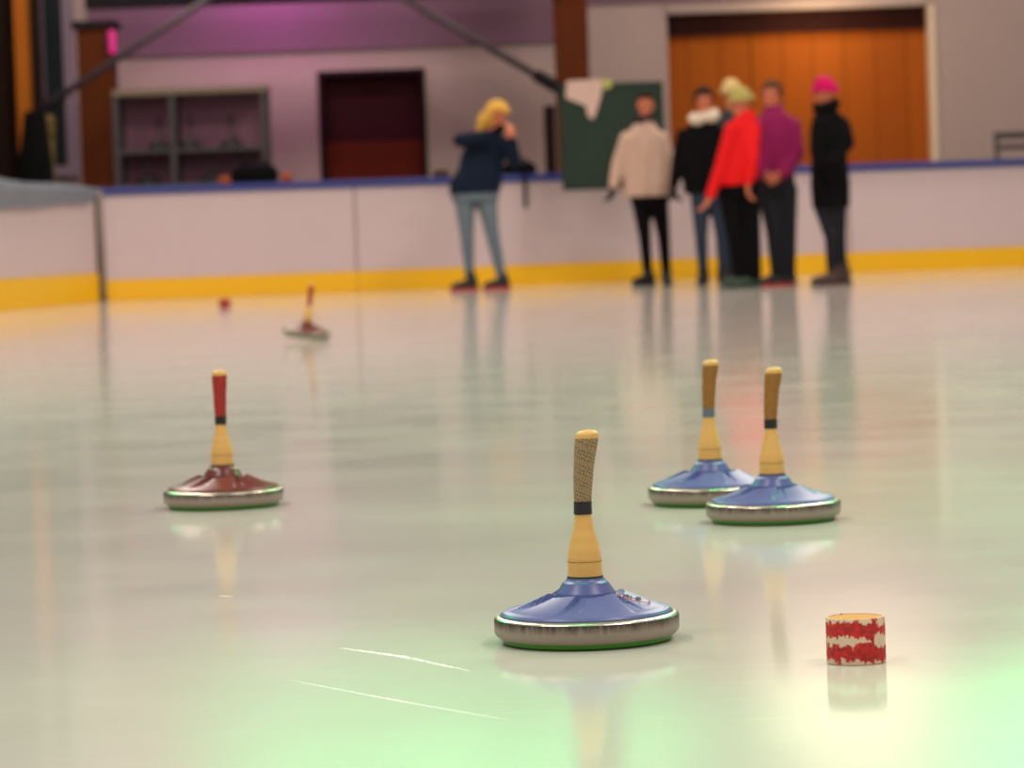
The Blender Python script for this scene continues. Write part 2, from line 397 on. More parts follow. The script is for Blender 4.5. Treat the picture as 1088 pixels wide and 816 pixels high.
o = boxo('trim_5', (gx1 - .01, WY - .03, -.055), (gx1 + .07, WY + .26, gz), M['cream']); tag(o, 'added pale strip standing for the lit right reveal of the wide orange gate', 'trim', kind='structure')  # added strip, its cream colour stands for light on the gate reveal
dzm = wz(395, 150)
o = boxo('door_2', (dx0 - .02, WY + .2, -.055), (dx1 + .02, WY + .26, dz + .02), M['door_dark']); tag(o, 'dark red door in the end wall', 'door', kind='structure')
boxo('door_panel', (dx0 + .055, WY + .17, .2), (dx1 - .055, WY + .2, dzm), M['door_red'], o)
bm = bmesh.new()
for lo, hi in (((dx0, 0), (dx0 + .05, dz)), ((dx1 - .05, 0), (dx1, dz)), ((dx0, dz - .06), (dx1, dz))):
    box(bm, (lo[0], WY - .03, lo[1]), (hi[0], WY + .2, hi[1]))
link('door_frame', bm, M['door_frame'], o, smooth=False)
# purple-lit fascia and the beam over it
fx1 = wx(598); fz = wz(350, 54)
o = boxo('trim_2', (wx(96), WY - .03, fz), (fx1, WY, fz + 1.6), M['fascia']); tag(o, 'boarded band along the top of the wall in purple light', 'trim', kind='structure')
fz2 = wz(850, 3)
o = boxo('trim_3', (fx1, WY - .03, fz2 + .06), (12, WY, fz2 + 1.2), M['fascia']); tag(o, 'band above the gate in purple light', 'trim', kind='structure')
bz = wz(300, 3, 37.6)
o = boxo('ceiling', (-14, 14, ZT), (14, WY + T, ZT + .2), M['plaster'], bevel=0); tag(o, 'hall ceiling', 'ceiling', kind='structure')
o = boxo('trim_4', (P(90, 0, 37.5).x, 37.5, bz), (P(600, 0, 37.5).x, 37.7, bz + .4), M['beam']); tag(o, 'dark beam across the top of the wall', 'trim', kind='structure')
o = boxo('wall_left', (-14.3, 14, -.055), (-14, WY + T, ZT), M['plaster'], bevel=0); tag(o, 'left wall of the hall', 'wall', kind='structure')
# window at the far left of the end wall
w0, w1 = wx(40), wx(82); wz0, wz1 = wz(60, 188), wz(60, -60)
o = boxo('window_1', (w0, WY - .04, wz0), (w1, WY - .02, wz1), M['glass'], bevel=.002); tag(o, 'dark window with a pale mauve frame', 'window', kind='structure')
bm = bmesh.new()
box(bm, (w1 - .13, WY - .09, wz0), (w1, WY - .03, wz1)); box(bm, (w0, WY - .09, wz0), (w1 - .13, WY - .03, wz0 + .12)); box(bm, (w0, WY - .09, wz0 + .12), (w0 + .1, WY - .03, wz1))
link('window_frame', bm, M['winframe'], o, smooth=False)

# rink barrier along the far end
def barrier(name, a, b, label, seams, ztop, cap, capmat, out, kick=.213):
    mtx, L = along(a, b)
    t = thing(name, a, label, 'rink barrier')
    t.rotation_euler = (0, 0, math.atan2((b - a).y, (b - a).x))
    s = out; y0, y1 = (0, .12) if s > 0 else (-.12, 0)
    cuts = [0] + seams + [L]
    for i in range(len(cuts) - 1):
        x0, x1 = cuts[i] + .012, cuts[i + 1] - .012
        boxo('panel', (x0, y0, kick + .002), (x1, y1, ztop - cap), M['panel'], t, bevel=.004)
        boxo('kick_strip', (cuts[i] + .003, y0 - .012 * s if s > 0 else y0, .0), (cuts[i + 1] - .003, y1 if s > 0 else y1 + .012, kick), M['yellow'], t, bevel=.004)
    for c in seams: boxo('joint_strip', (c - .014, y0 + .004, .0), (c + .014, y1 - .004, ztop - cap), M['seam'], t, bevel=0)
    boxo('cap_rail', (0, y0 - .04, ztop - cap), (L, y1 + .04, ztop), capmat, t, bevel=.015)
    return t
sx = [(G(383, 311) - A0).length, (G(918, 291) - A0).length]
zt = P(400, 192, G(400, 308).y).z
bar1 = barrier('rink_barrier', A0, B1, 'white rink barrier with blue cap rail across the far end of the ice', sx, zt, .075, M['rail'], 1)
bar2 = barrier('rink_barrier', A0 + ld * .09, L1, 'white rink barrier with grey cap rail running along the left edge of the ice', [3.0, 6.0, 9.0], zt, .1, M['greyrail'], -1, .29)
# corner post
pc = A0 + Vector((0.02, -.05, 0))
t = thing('corner_post', pc, 'thin grey steel post at the left corner where the two rink barriers meet', 'post')
bm = bmesh.new(); tube(bm, [Vector((0, 0, 0)), Vector((0, 0, zt - .02))], [.036, .036]); link('pole', bm, M['post'], t)
bm = bmesh.new(); tube(bm, [Vector((0, 0, 0)), Vector((0, 0, .02))], [.055, .055]); link('foot_plate', bm, M['post'], t, smooth=False)

# scratches in the ice
def scratch(pts, w, h):
    bm = bmesh.new(); rnd = random.Random(len(pts) * 31 + int(w * 1e5)); N = 60
    wp = [G(*p) for p in pts]; rows = []
    for i in range(N + 1):
        t = i / N * (len(wp) - 1); k = min(int(t), len(wp) - 2); p = wp[k].lerp(wp[k + 1], t - k)
        d = (wp[-1] - wp[0]).normalized(); nrm = Vector((-d.y, d.x, 0))
        env = math.sin(PI * min(1, max(0, i / N))) ** .6; ww = w * env * rnd.uniform(.4, 1.3) + .0004
        p = p + nrm * rnd.uniform(-.3, .3) * w
        hh = h * env * rnd.uniform(.5, 1.4)
        rows.append([bm.verts.new(p - nrm * ww + Vector((0, 0, -.0005))), bm.verts.new(p + Vector((0, 0, hh))), bm.verts.new(p + nrm * ww + Vector((0, 0, -.0005)))])
    for i in range(N):
        for k in (0, 1): bm.faces.new((rows[i][k], rows[i + 1][k], rows[i + 1][k + 1], rows[i][k + 1]))
        bm.faces.new((rows[i][2], rows[i + 1][2], rows[i + 1][0], rows[i][0]))
    bmesh.ops.recalc_face_normals(bm, faces=bm.faces)
    return link('scratch', bm, M['frost'], ice, smooth=False)
scratch([(358, 688), (430, 698), (500, 713)], .006, .0014)
scratch([(305, 722), (420, 744), (540, 765)], .003, .0008)
scratch([(232, 633), (248, 634)], .004, .0008)

# ------------------------------------------------------------------ structure behind the barriers
def at_depth_box(name, x0, x1, y0, y1, Y, depth, m, parent=None, bevel=.01, zmin=None, zmax=None):
    xm, ym = (x0 + x1) / 2, (y0 + y1) / 2
    a, b = P(x0, ym, Y), P(x1, ym, Y); z1, z0 = P(xm, y0, Y).z, P(xm, y1, Y).z
    if zmin is not None: z0 = zmin
    if zmax is not None: z1 = zmax
    return (a.x, Y, z0), (b.x, Y + depth, z1)

def column(name, x0, x1, Y, depth, m, label, zmax=7.9, ytop=0):
    lo, hi = at_depth_box(name, x0, x1, ytop, 190, Y, depth, m, zmin=-.055, zmax=zmax)
    c = Vector(((lo[0] + hi[0]) / 2, Y + depth / 2, -.055)); t = thing(name, c, label, 'column')
    boxo('shaft', Vector(lo) - c, Vector(hi) - c, m, t, bevel=.02)
    boxo('foot_bracket', Vector((lo[0] - .03, lo[1] - .03, -.055)) - c, Vector((hi[0] + .03, hi[1] + .03, .3)) - c, M['beam'], t, bevel=.01)
    return t, c
colm, cc = column('timber_column', 591, 627, 37.6, .4, M['wood'], 'brown timber column rising behind the green board')
xs = P(579, 150, 37.6).x - cc.x
boxo('side_post', (xs, -.2, 0), (P(591, 150, 37.6).x - cc.x, .2, P(585, 112, 37.6).z + .055), M['wood_dark'], colm)
lcol, lc = column('timber_column', 83, 121, 37.0, .45, M['wood'], 'dark brown timber column standing left of the stone rack', zmax=P(100, 30, 37.0).z)
boxo('top_plate', (-.24, -.26, P(100, 30, 37.0).z + .055), (.24, .26, P(100, 22, 37.0).z + .055), M['beam'], lcol)
# pink lamp strip fixed to that column
def emission(name, rgb, s):
    m, nt, b = nodes_of(name); b.inputs['Base Color'].default_value = lin(rgb); b.inputs['Emission Color'].default_value = lin(rgb); b.inputs['Emission Strength'].default_value = s; return m
M['pinklamp'] = emission('pink_lamp', (200, 36, 120), .25)
pl = P(119, 45, 36.95)
t = thing('wall_lamp', pl + Vector((0, 0, -.13)), 'small pink glowing lamp on the side of the dark left column', 'lamp')
boxo('lamp_tube', (-.04, -.04, 0), (.04, .04, .26), M['pinklamp'], t, bevel=.03); boxo('lamp_base', (-.07, -.02, .05), (-.03, .06, .2), M['beam'], t)
# leaning glulam frame at the far left
def leaning(name, pts, w, m, label, cat='beam'):
    a, b = pts; c = Vector((a.x, a.y, a.z)); t = thing(name, c, label, cat)
    q = (b - a).to_track_quat('Z', 'Y').to_matrix().to_4x4(); L = (b - a).length
    boxo('timber', (-w[0], -w[1], 0), (w[0], w[1], L), m, t, bevel=.015, mtx=q); return t
Yl = 36.4
a = P(32, 250, Yl); a.z = -.055; 
t = leaning('leaning_strut', (a, P(20, -40, Yl)), (.07, .12), M['wood_orange'], 'orange timber strut leaning against the dark frame at the far left')
lo, hi = at_depth_box('x', -40, 12, 0, 190, Yl + .1, .4, None, zmin=-.055, zmax=6); c = Vector(((lo[0] + hi[0]) / 2, Yl + .3, -.055))
t = thing('portal_frame', c, 'dark timber portal frame at the far left behind the leaning orange strut', 'column')
boxo('leg', Vector(lo) - c, Vector(hi) - c, M['wood_dark'], t, bevel=.02)
lo2, hi2 = at_depth_box('x', 28, 43, 0, 190, Yl + .15, .3, None, zmin=-.055, zmax=6); boxo('leg', Vector(lo2) - c, Vector(hi2) - c, M['wood_dark'], t, bevel=.02)
lo3, hi3 = at_depth_box('x', 12, 28, 100, 190, Yl + .18, .2, None); boxo('cross_board', Vector(lo3) - c, Vector(hi3) - c, M['wood_dark'], t, bevel=.01)
# broom-like stick and the dark bags left of the column
a = P(55, 230, 36.2); a.z = -.055; b = P(52, 128, 36.2)
t = thing('wooden_pole', a, 'pale wooden pole standing upright left of the dark column', 'pole')
bm = bmesh.new(); tube(bm, [Vector(), (b - a) * .93], [.05, .045]); link('shaft', bm, M['oldwood'], t)
bm = bmesh.new(); capsules(bm, [(b - a) * .92, b - a], [.06, .065]); fuse('knob', bm, M['oldwood'], t, .012)

def soft_bag(name, c, r, m, label, straps=0, cat='bag'):
    t = thing(name, c, label, cat)
    bm = bmesh.new(); loft(bm, [(Vector((0, 0, 0)), r[0] * .92, r[1] * .9), (Vector((0, 0, r[2] * .35)), r[0], r[1]), (Vector((r[0] * .04, 0, r[2] * .75)), r[0] * .9, r[1] * .85), (Vector((r[0] * .1, 0, r[2])), r[0] * .55, r[1] * .5)], 24)
    fuse('bag_body', bm, m, t, max(.006, r[1] * .08), 5)
    if straps:
        bm = bmesh.new(); n = 14
        tube(bm, [Vector((r[0] * .55 * math.cos(PI * k / n), 0, r[2] * .9 + r[2] * .35 * math.sin(PI * k / n))) for k in range(n + 1)], [.012] * (n + 1), 8); link('handle', bm, m, t)
    return t
c = P(38, 190, 35.9); c.z = -.055
soft_bag('sports_bag', c, (.2, .2, P(38, 118, 35.9).z + .055), M['bag'], 'tall black bag standing between the dark timber frame and the pale pole')
# rack of spare stones
RY = 36.6
rz0 = -.055; rx0, rx1 = P(124, 150, RY).x, P(283, 150, RY).x
rtop = P(203, 100, RY).z; rsh = P(203, 157, RY).z; rlow = P(203, 194, RY).z
rc = Vector(((rx0 + rx1) / 2, RY, rz0)); rk = thing('shelf_rack', rc, 'dark metal shelf rack holding spare curling stocks by the left wall', 'rack')
hw = (rx1 - rx0) / 2
for ux in (124, 184, 281):
    x = P(ux, 150, RY).x - rc.x
    for yy in (0, .5): boxo('upright', (x - .035, yy - .025, 0), (x + .035, yy + .025, rtop - rz0), M['rack'], rk, bevel=.006)
for z in (rsh, rlow): boxo('shelf', (-hw, -.02, z - rz0 - .05), (hw, .52, z - rz0), M['rack'], rk, bevel=.006)
boxo('top_rail', (-hw - .03, -.04, rtop - rz0), (hw + .03, .54, rtop - rz0 + .07), M['racktop'], rk, bevel=.008)
boxo('shade_board', (-hw, .53, .1), (hw, .55, rtop - rz0), M['rackshade'], rk, bevel=0)  # added board, its mauve colour stands for shade on the wall behind

# tie rods between the columns
def rod(a, b, label):
    t = thing('tie_rod', a, label, 'tie rod')
    bm = bmesh.new(); tube(bm, [Vector(), b - a], [.042, .042], 12); link('bar', bm, M['rod'], t)
    d = (b - a).normalized()
    bm = bmesh.new(); tube(bm, [-d * .05, d * .06, d * .24, d * .3], [.055, .07, .07, .05], 12); link('end_fitting', bm, M['beam'], t); return t
rod(P(592, 93, 37.531), P(322, -65, 37.531), 'grey tie rod slanting up to the left from the column behind the green board')
rod(P(44, 116, 36.52), P(318, -66, 36.90), 'grey tie rod slanting up to the right past the dark left column')

# green board hung on the far barrier
gy = (G(650, 302)).y - .07
lo, hi = at_depth_box('x', 596, 706, 88, 201, gy, .035, None)
c = Vector(((lo[0] + hi[0]) / 2, gy, lo[2])); t = thing('green_board', c, 'dark green notice board hooked over the far barrier behind the person in beige', 'board')
boxo('panel', Vector(lo) - c + Vector((.03, 0, .03)), Vector(hi) - c - Vector((.03, 0, .03)), M['chalk'], t)
w_, h_ = hi[0] - lo[0], hi[2] - lo[2]
bm = bmesh.new()
for l2, h2 in (((0, 0), (w_, .03)), ((0, h_ - .03), (w_, h_)), ((0, .03), (.03, h_ - .03)), ((w_ - .03, .03), (w_, h_ - .03))): box(bm, (l2[0] - w_ / 2, -.006, l2[1]), (h2[0] - w_ / 2, .04, h2[1]))
link('frame', bm, M['chalk'], t, smooth=False)
for hx in (-.35, .35): boxo('hook', (hx - .02, .03, zt - lo[2]), (hx + .02, .3, zt - lo[2] + .02), M['beam'], t, bevel=.004)
# torn paper sheet and a note taped on it
def sheet(name, pix, Y, m, label):
    pts = [P(x, y, Y) for x, y in pix]; c = pts[0].copy(); bm = bmesh.new()
    f = bm.faces.new([bm.verts.new(p - c) for p in pts]); e = bmesh.ops.extrude_face_region(bm, geom=[f])
    for v in e['geom']:
        if isinstance(v, bmesh.types.BMVert): v.co.y -= .006
    bmesh.ops.recalc_face_normals(bm, faces=bm.faces)
    o = link(name, bm, m, smooth=False, loc=c); tag(o, label, 'paper'); return o
sheet('paper_sheet', [(602, 86), (640, 84), (639, 100), (634, 118), (630, 127), (625, 124), (622, 112), (611, 108), (601, 104)], gy - .0062, M['paper'], 'white torn paper sheet hanging from the top left of the green board')
sheet('paper_note', [(637, 85), (651, 84), (649, 93), (641, 95)], gy - .0062, M['note'], 'small pale yellow note at the top edge of the green board')

# bags on and behind the barrier
def on_rail(x):                 # point on top of the far cap rail at picture column x
    for i in range(400):
        p = A0 + bd * (i * .025)
        if (p - EYE).normalized().x / (p - EYE).normalized().y > ray(x, 190).x / ray(x, 190).y: break
    q = p + Vector((-bd.y, bd.x, 0)) * .06; q.z = zt; return q
c = on_rail(550)
t = soft_bag('shoulder_bag', c, (.19, .07, .13), M['bag'], 'small black bag lying on the barrier beside the blonde person in navy', 1)
bm = bmesh.new(); n = 12
sp = [Vector((.06, -.06, .06)), Vector((.06, -.105, .02)), Vector((.065, -.115, -.1)), Vector((.06, -.112, -.34))]
tube(bm, sp, [.018] * 4, 8, .35); link('strap', bm, M['bag'], t)
c = on_rail(270); soft_bag('sports_bag', c + Vector((.0, .03, 0)), (.25, .08, .19), M['bag'], 'black sports bag lying on the barrier in front of the stone rack', 1)
c = on_rail(303); soft_bag('folded_cloth', c, (.06, .06, .1), M['orange_fab'], 'small orange cloth lying on the barrier right of the black sports bag', 0, 'cloth')
c = on_rail(469); soft_bag('small_pouch', c, (.09, .07, .08), M['bag_brown'], 'low brown pouch lying on the barrier left of the blonde person', 0)
c = on_rail(258 - 20); soft_bag('folded_cloth', c, (.07, .05, .08), M['orange_fab'], 'small orange cloth lying on the barrier left of the black sports bag', 0, 'cloth')
# cloth thrown over the left barrier
bm = bmesh.new(); n = 22; p0 = A0 + ld * .35; rs = []
t = thing('draped_cloth', p0 + Vector((0, 0, zt)), 'rumpled grey-blue cloth draped over the top of the left barrier near the corner', 'cloth')
pn = Vector((-ld.y, ld.x, 0)); pn = pn if pn.y > 0 else -pn
for i in range(n + 1):
    u = i / n; c = ld * (u * 3.4) + pn * .06
    hh = .008 + .10 * u + .012 * math.sin(9 * u); dr = .05 + .07 * u + .005 * math.sin(14 * u + 1)
    sec = [(-.115, -.1 - dr), (-.12, -.02), (-.10, hh * .7), (-.03, hh), (.05, hh * .95), (.115, .01), (.12, -.1), (.1075, -.1), (.1075, .001), (-.1075, .001), (-.1075, -.1 - dr)]
    rs.append([bm.verts.new(c + pn * a + Vector((0, 0, b))) for a, b in sec])
for i in range(n):
    for k in range(len(rs[0])): k2 = (k + 1) % len(rs[0]); bm.faces.new((rs[i][k], rs[i][k2], rs[i + 1][k2], rs[i + 1][k]))
bm.faces.new(rs[0]); bm.faces.new(list(reversed(rs[-1]))); bmesh.ops.recalc_face_normals(bm, faces=bm.faces)
link('cloth', bm, M['greyrail'], t, smooth=False)
# chair behind the barrier at the right
c = P(1084, 170, 37.6); c.z = -.055; ch = thing('stacking_chair', c, 'dark chair behind the barrier at the right edge, its back showing above the rail', 'chair')
seat_h = .75; bt = P(1084, 139, 37.6).z + .055
for sx_ in (-.22, .22):
    bm = bmesh.new(); tube(bm, [Vector((sx_, .2, 0)), Vector((sx_, .2, seat_h)), Vector((sx_, .26, bt))], [.03] * 3, 10); link('leg', bm, M['rack'], ch)
    bm = bmesh.new(); tube(bm, [Vector((sx_, -.2, 0)), Vector((sx_, -.2, seat_h))], [.025] * 2, 10); link('leg', bm, M['rack'], ch)
boxo('seat', (-.24, -.24, seat_h - .02), (.24, .22, seat_h + .03), M['rack'], ch, bevel=.02)
boxo('back_rail', (-.23, .235, bt - .08), (.23, .275, bt), M['rack'], ch, bevel=.015); boxo('back_rail', (-.23, .22, bt - .2), (.23, .26, bt - .14), M['rack'], ch, bevel=.015)

# ------------------------------------------------------------------ ice stocks
SAW = .14
def body_z(phase, nl=6):
    def zf(r, z, a, i):
        if .044 < r < .1125:
            # flat facets standing proud of the dish, their edges sweeping round a little
            aa = a + phase + (r - .05) * 3.0
            w = 2 * PI / nl; k = math.floor(aa / w + .5); da = aa - k * w
            t = (r - .0437) / (.113 - .0437)
            edge = min(1, max(0, (w * .40 - abs(da)) / .03))
            flat = (1 - math.cos(da)) * r * .25
            return z + edge * ((1 - t) ** 1.1 * .0085 * min(1, (r - .0437) / .012) + (flat * .6 + da * r * SAW) * (1 - t))
        return z
    return zf

def stock(loc, rz, bodym, gripm, bandm, label, bend=.008, gasket='darkgreen', plate='green', logo=False, phase=.3, extra=0.0, wood='ash', ringm='ring', seg=144, tilt=None):
    t = thing('ice_stock', loc, label, 'ice stock', 'ice stocks', 0)
    if tilt: t.rotation_euler = tilt
    def add(name, prof, m, parent=t, seg=seg, bend=None, zf=None, s=30):
        bm = bmesh.new(); lathe(bm, prof, seg, bend, zf)
        if rz: bmesh.ops.rotate(bm, cent=(0, 0, 0), matrix=Matrix.Rotation(rz, 3, 'Z'), verts=bm.verts)
        return sharp(link(name, bm, m, parent), s)
    add('running_plate', [(0, 0), (.117, 0), (.1225, .0025), (.1232, .006), (.1240, .0092), (0, .0092)], M[plate])
    add('steel_ring', [(.1235, .0082), (.1285, .0088), (.1335, .0138), (.135, .018), (.135, .0355), (.1340, .0378), (.1315, .0395), (.1275, .0408), (.1245, .0412), (.123, .040)], M[ringm], s=50)
    prof = [(.1245, .038), (.1245, .0425), (.1215, .0458)] + [(.113 + .0085 * (1 - k / 3), .0458 + .0030 * k / 3) for k in range(1, 4)]
    n = 22
    for k in range(1, n + 1):
        r = .113 - (.113 - .0445) * k / n; u = k / n
        prof.append((r, .0488 + .0172 * u ** 1.25))
    prof += [(.0437, .0668), (.0425, .0715), (.0405, .0745), (.0375, .079), (.0345, .0838), (.0335, .0855), (.0318, .0868), (.0292, .0885), (.0275, .0905), (.0268, .0925), (0, .0925)]
    b = add('body', prof, bodym, zf=body_z(phase), seg=240 if seg > 100 else 96, s=14)
    add('gasket', [(0, .0925), (.0262, .0925), (.0262, .0952), (0, .0952)], M[gasket])
    z0, zt_, ztop = .0952, .187 + extra * .5, .3 + extra
    def bd_(z):
        q = max(0, z - zt_) / (ztop - zt_); return (bend * q * q, 0)
    def rad(z):                 # handle radius
        pts = [(.0952, .0252), (.118, .0250), (.13, .0235), (.148, .0193), (.165, .0148), (.182, .0122), (.203, .0120), (.25, .0138), (.30, .0168)]
        if extra: pts = [(p[0] if p[0] < .14 else p[0] + extra * (p[0] - .14) / .16, p[1]) for p in pts]
        for (a, ra), (c, rc_) in zip(pts, pts[1:]):
            if a <= z <= c: u = (z - a) / (c - a); u = u * u * (3 - 2 * u) * .4 + u * .6; return ra + (rc_ - ra) * u
        return pts[-1][1]
    g0, g1 = .203 + extra * .4, .2955 + extra
    zs = [z0 + (ztop - z0) * k / 60 for k in range(61)]
    prof = [(0, z0)] + [(rad(z) - (.0006 if abs(z - .1165) < .0009 else 0), z) for z in zs]
    prof += [(rad(ztop) * math.cos(a) ** .7, ztop + .0075 * math.sin(a)) for a in (.35, .7, 1.05, 1.35)] + [(0, ztop + .0078)]
    h = add('handle', prof, M[wood], seg=48, bend=bd_)
    add('seam_line', [(.0251, .1163), (.02535, .1163), (.02535, .1170), (.0251, .1170)], M['cork'], h, seg=48)
    gz_ = [g0 + (g1 - g0) * k / 24 for k in range(25)]
    add('grip_tape', [(rad(z) + (.0002 if k in (0, 24) else .0009), z) for k, z in enumerate(gz_)], gripm, h, seg=48, bend=bd_)
    bz_ = [.185 + extra * .4 + (.0185) * k / 6 for k in range(7)]
    add('tape_band', [(rad(z) + .0012, z) for z in bz_], bandm, h, seg=48, bend=bd_)
    if logo:                    # small print on the right-hand facet
        def on_body(r, a):      # surface height of the body mesh near (r, a)
            best = min(b.data.vertices, key=lambda v: (v.co.x - r * math.cos(a)) ** 2 + (v.co.y - r * math.sin(a)) ** 2 + (0 if v.co.z > .043 else 9)); return best.co.z
        a0 = logo; nrm_r = Vector((math.cos(a0), math.sin(a0), 0)); tan_ = Vector((-math.sin(a0), math.cos(a0), 0))
        r0 = .076
        z_in, z_out = on_body(.07, a0), on_body(.092, a0)
        out = (nrm_r * .022 + Vector((0, 0, z_out - z_in))).normalized()
        c = nrm_r * r0 + Vector((0, 0, on_body(r0, a0) + .0012))
        nn = out.cross(tan_).normalized(); nn = nn if nn.z > 0 else -nn; X = Vector((1, .25, 0)); X = (X - nn * X.dot(nn)).normalized(); Y_ = nn.cross(X)
        c = c + nn * .0010
        X = X * 1.65; Y_ = Y_ * 2.1
        mt_ = Matrix(((X.x, Y_.x, nn.x, c.x), (X.y, Y_.y, nn.y, c.y), (X.z, Y_.z, nn.z, c.z), (0, 0, 0, 1)))
        # dark slanted letters S L E
        bm = bmesh.new()
        def stroke(pts, w=.0011):
            for (x0, y0), (x1, y1) in zip(pts, pts[1:]):
                d = Vector((x1 - x0, y1 - y0, 0)); L = d.length; ang = math.atan2(d.y, d.x)
                box(bm, (-.0004, -w / 2, -.0004), (L + .0004, w / 2, .0004), mt_ @ Matrix.Translation((x0, y0, 0)) @ Matrix.Rotation(ang, 4, 'Z'))
        sl = .25
        def pt(x, y): return (x + y * sl, y)
        stroke([pt(-.0045, .0062), pt(-.0095, .0062), pt(-.0095, .0036), pt(-.005, .0036), pt(-.005, .001), pt(-.0102, .001)], .0013)
        stroke([pt(-.0025, .0062), pt(-.0025, .001), pt(.001, .001)], .0013)
        stroke([pt(.0065, .0062), pt(.0028, .0062), pt(.0028, .001), pt(.0065, .001)], .0013); stroke([pt(.0028, .0036), pt(.006, .0036)], .0011)
        l1 = link('print_letters', bm, M['logo_black'], b, smooth=False); tag(l1, 'black printed letters')
        bm = bmesh.new()
        def arc(rx, ry, a1, a2, w, n=22, dy=0):
            q = [(rx * math.cos(a1 + (a2 - a1) * k / n), dy + ry * math.sin(a1 + (a2 - a1) * k / n)) for k in range(n + 1)]
            for (x0, y0), (x1, y1) in zip(q, q[1:]):
                d = Vector((x1 - x0, y1 - y0, 0)); box(bm, (-.0002, -w / 2, -.0004), (d.length + .0002, w / 2, .0003), mt_ @ Matrix.Translation((x0, y0, 0)) @ Matrix.Rotation(math.atan2(d.y, d.x), 4, 'Z'))
        arc(.0155, .0062, PI * .8, PI * 2.1, .0012, dy=.0015)
        l2 = link('print_swoosh', bm, M['logo_red'], b, smooth=False); tag(l2, 'red printed swoosh')
    return t

s1 = stock(G(624, 680.5), 0, M['blue'], M['grip'], M['tape_black'], 'blue ice stock with dotted tan grip, nearest of all and in front of the others', .010, logo=-.42, phase=.12)
s2 = stock(G(822, 553), .0, M['blue'], M['cork'], M['tape_black'], 'blue ice stock with plain brown grip and black tape band, right of the grey-banded one', .010, gasket='black_plastic', phase=.85)
s3 = stock(G(756, 534.5), .0, M['blue'], M['cork'], M['tape_grey'], 'blue ice stock with brown grip and grey tape band, partly hidden behind another blue stock', .008, gasket='black_plastic', phase=.5)
s4 = stock(G(238, 538), .0, M['darkred'], M['redgrip'], M['tape_black'], 'dark red ice stock with red grip standing upright on the left part of the ice', .001, gasket='black_plastic', phase=.45)
gp = G(325.5, 361.5)
s5 = stock(gp + Vector((0, 0, .1235 * math.sin(.135))), 0, M['darkred'], M['redgrip'], M['redgrip'], 'small dark red ice stock far back on the ice, tilted to the right', .002, gasket='black_plastic', seg=72, tilt=(.03, .135, 0))
# spare stocks in the rack: copies of one dark stock
def copy_tree(o, parent=None):
    c = o.copy(); C.objects.link(c); c.parent = parent
    for chd in [x for x in bpy.data.objects if x.parent == o and x != c]: copy_tree(chd, c)
    return c
rows = [(170, rsh, 'leftmost on the upper shelf of the rack'), (203, rsh, 'second from left on the upper shelf of the rack'), (246, rsh, 'rightmost on the upper shelf of the rack'),
        (157, rlow, 'leftmost on the lower shelf of the rack'), (225, rlow, 'second from left on the lower shelf of the rack'), (255, rlow, 'rightmost on the lower shelf of the rack')]
proto = None
for i, (px, z, where) in enumerate(rows):
    loc = Vector((P(px, 150, RY + .22).x, RY + .16 + 0, z))
    if proto is None:
        proto = stock(loc, 0, M['black_plastic'], M['tape_black'], M['rack'], '', 0, gasket='black_plastic', plate='black_plastic', seg=48, extra=.05, wood='rack', ringm='black_plastic'); o = proto
    else: o = copy_tree(proto)
    o.location = loc; o['label'] = 'dark spare ice stock ' + where; o['group'] = 'spare ice stocks in the rack'

# ------------------------------------------------------------------ target blocks
def puck(loc, k, label, far=False):
    t = thing('target_block', loc, label, 'target block')
    R, H = .0402 * k, .0625 * k
    bm = bmesh.new(); lathe(bm, [(0, 0), (R - .0015, 0), (R, .0015), (R, H - .0015), (R - .001, H), (R - .003, H), (R - .0035, H - .0018), (0, H - .0018)], 96)
    sharp(link('block', bm, M['puck'] if not far else M['redgrip'], t), 40)
    bm = bmesh.new(); lathe(bm, [(0, H - .002), (R - .0038, H - .002), (R - .0038, H - .0009), (0, H - .0009)], 64)
    link('top_disc', bm, M['amber'], t, smooth=False); return t
puck(G(910, 703.5), 1, 'round block with flaking red and white bands and an amber top, alone at lower right')
puck(G(239, 327), 1.2, 'tiny red block far back on the ice near the left end of the barrier', True)

# ------------------------------------------------------------------ people
def hand(bm, w, d, side, grow=0.0, curl=.5, thumb=1):
    """palm, four unequal bent fingers and a thumb; w wrist, d pointing direction, side across the palm"""
    d = d.normalized(); side = (side - d * side.dot(d)).normalized(); nrm = d.cross(side).normalized()
    kn = []
    for i in range(4):
        o = (i - 1.5) * .0205
        k = w + d * (.092 - abs(i - 1.2) * .006) + side * o
        capsules(bm, [w + d * .012 + side * o * .6, k], [.0145 + grow, .0125 + grow], 10); kn.append(k)
    L = (.042, .047, .043, .034)
    for i in range(4):
        a = 0; p = kn[i]; pts = [p]
        for s_ in (1, .7, .55):
            a += curl; v = d * math.cos(a) + nrm * math.sin(a) * thumb; p = p + v * L[i] * s_; pts.append(p)
        capsules(bm, pts, [.0108 + grow, .0098 + grow, .009 + grow, .008 + grow], 10)
    b = w + d * .03 - side * .028
    capsules(bm, [w + d * .02 - side * .015, b, b + d * .034 - side * .02 + nrm * .012 * thumb, b + d * .062 - side * .02 + nrm * .022 * thumb], [.015 + grow, .0125 + grow, .0105 + grow, .009 + grow], 10)

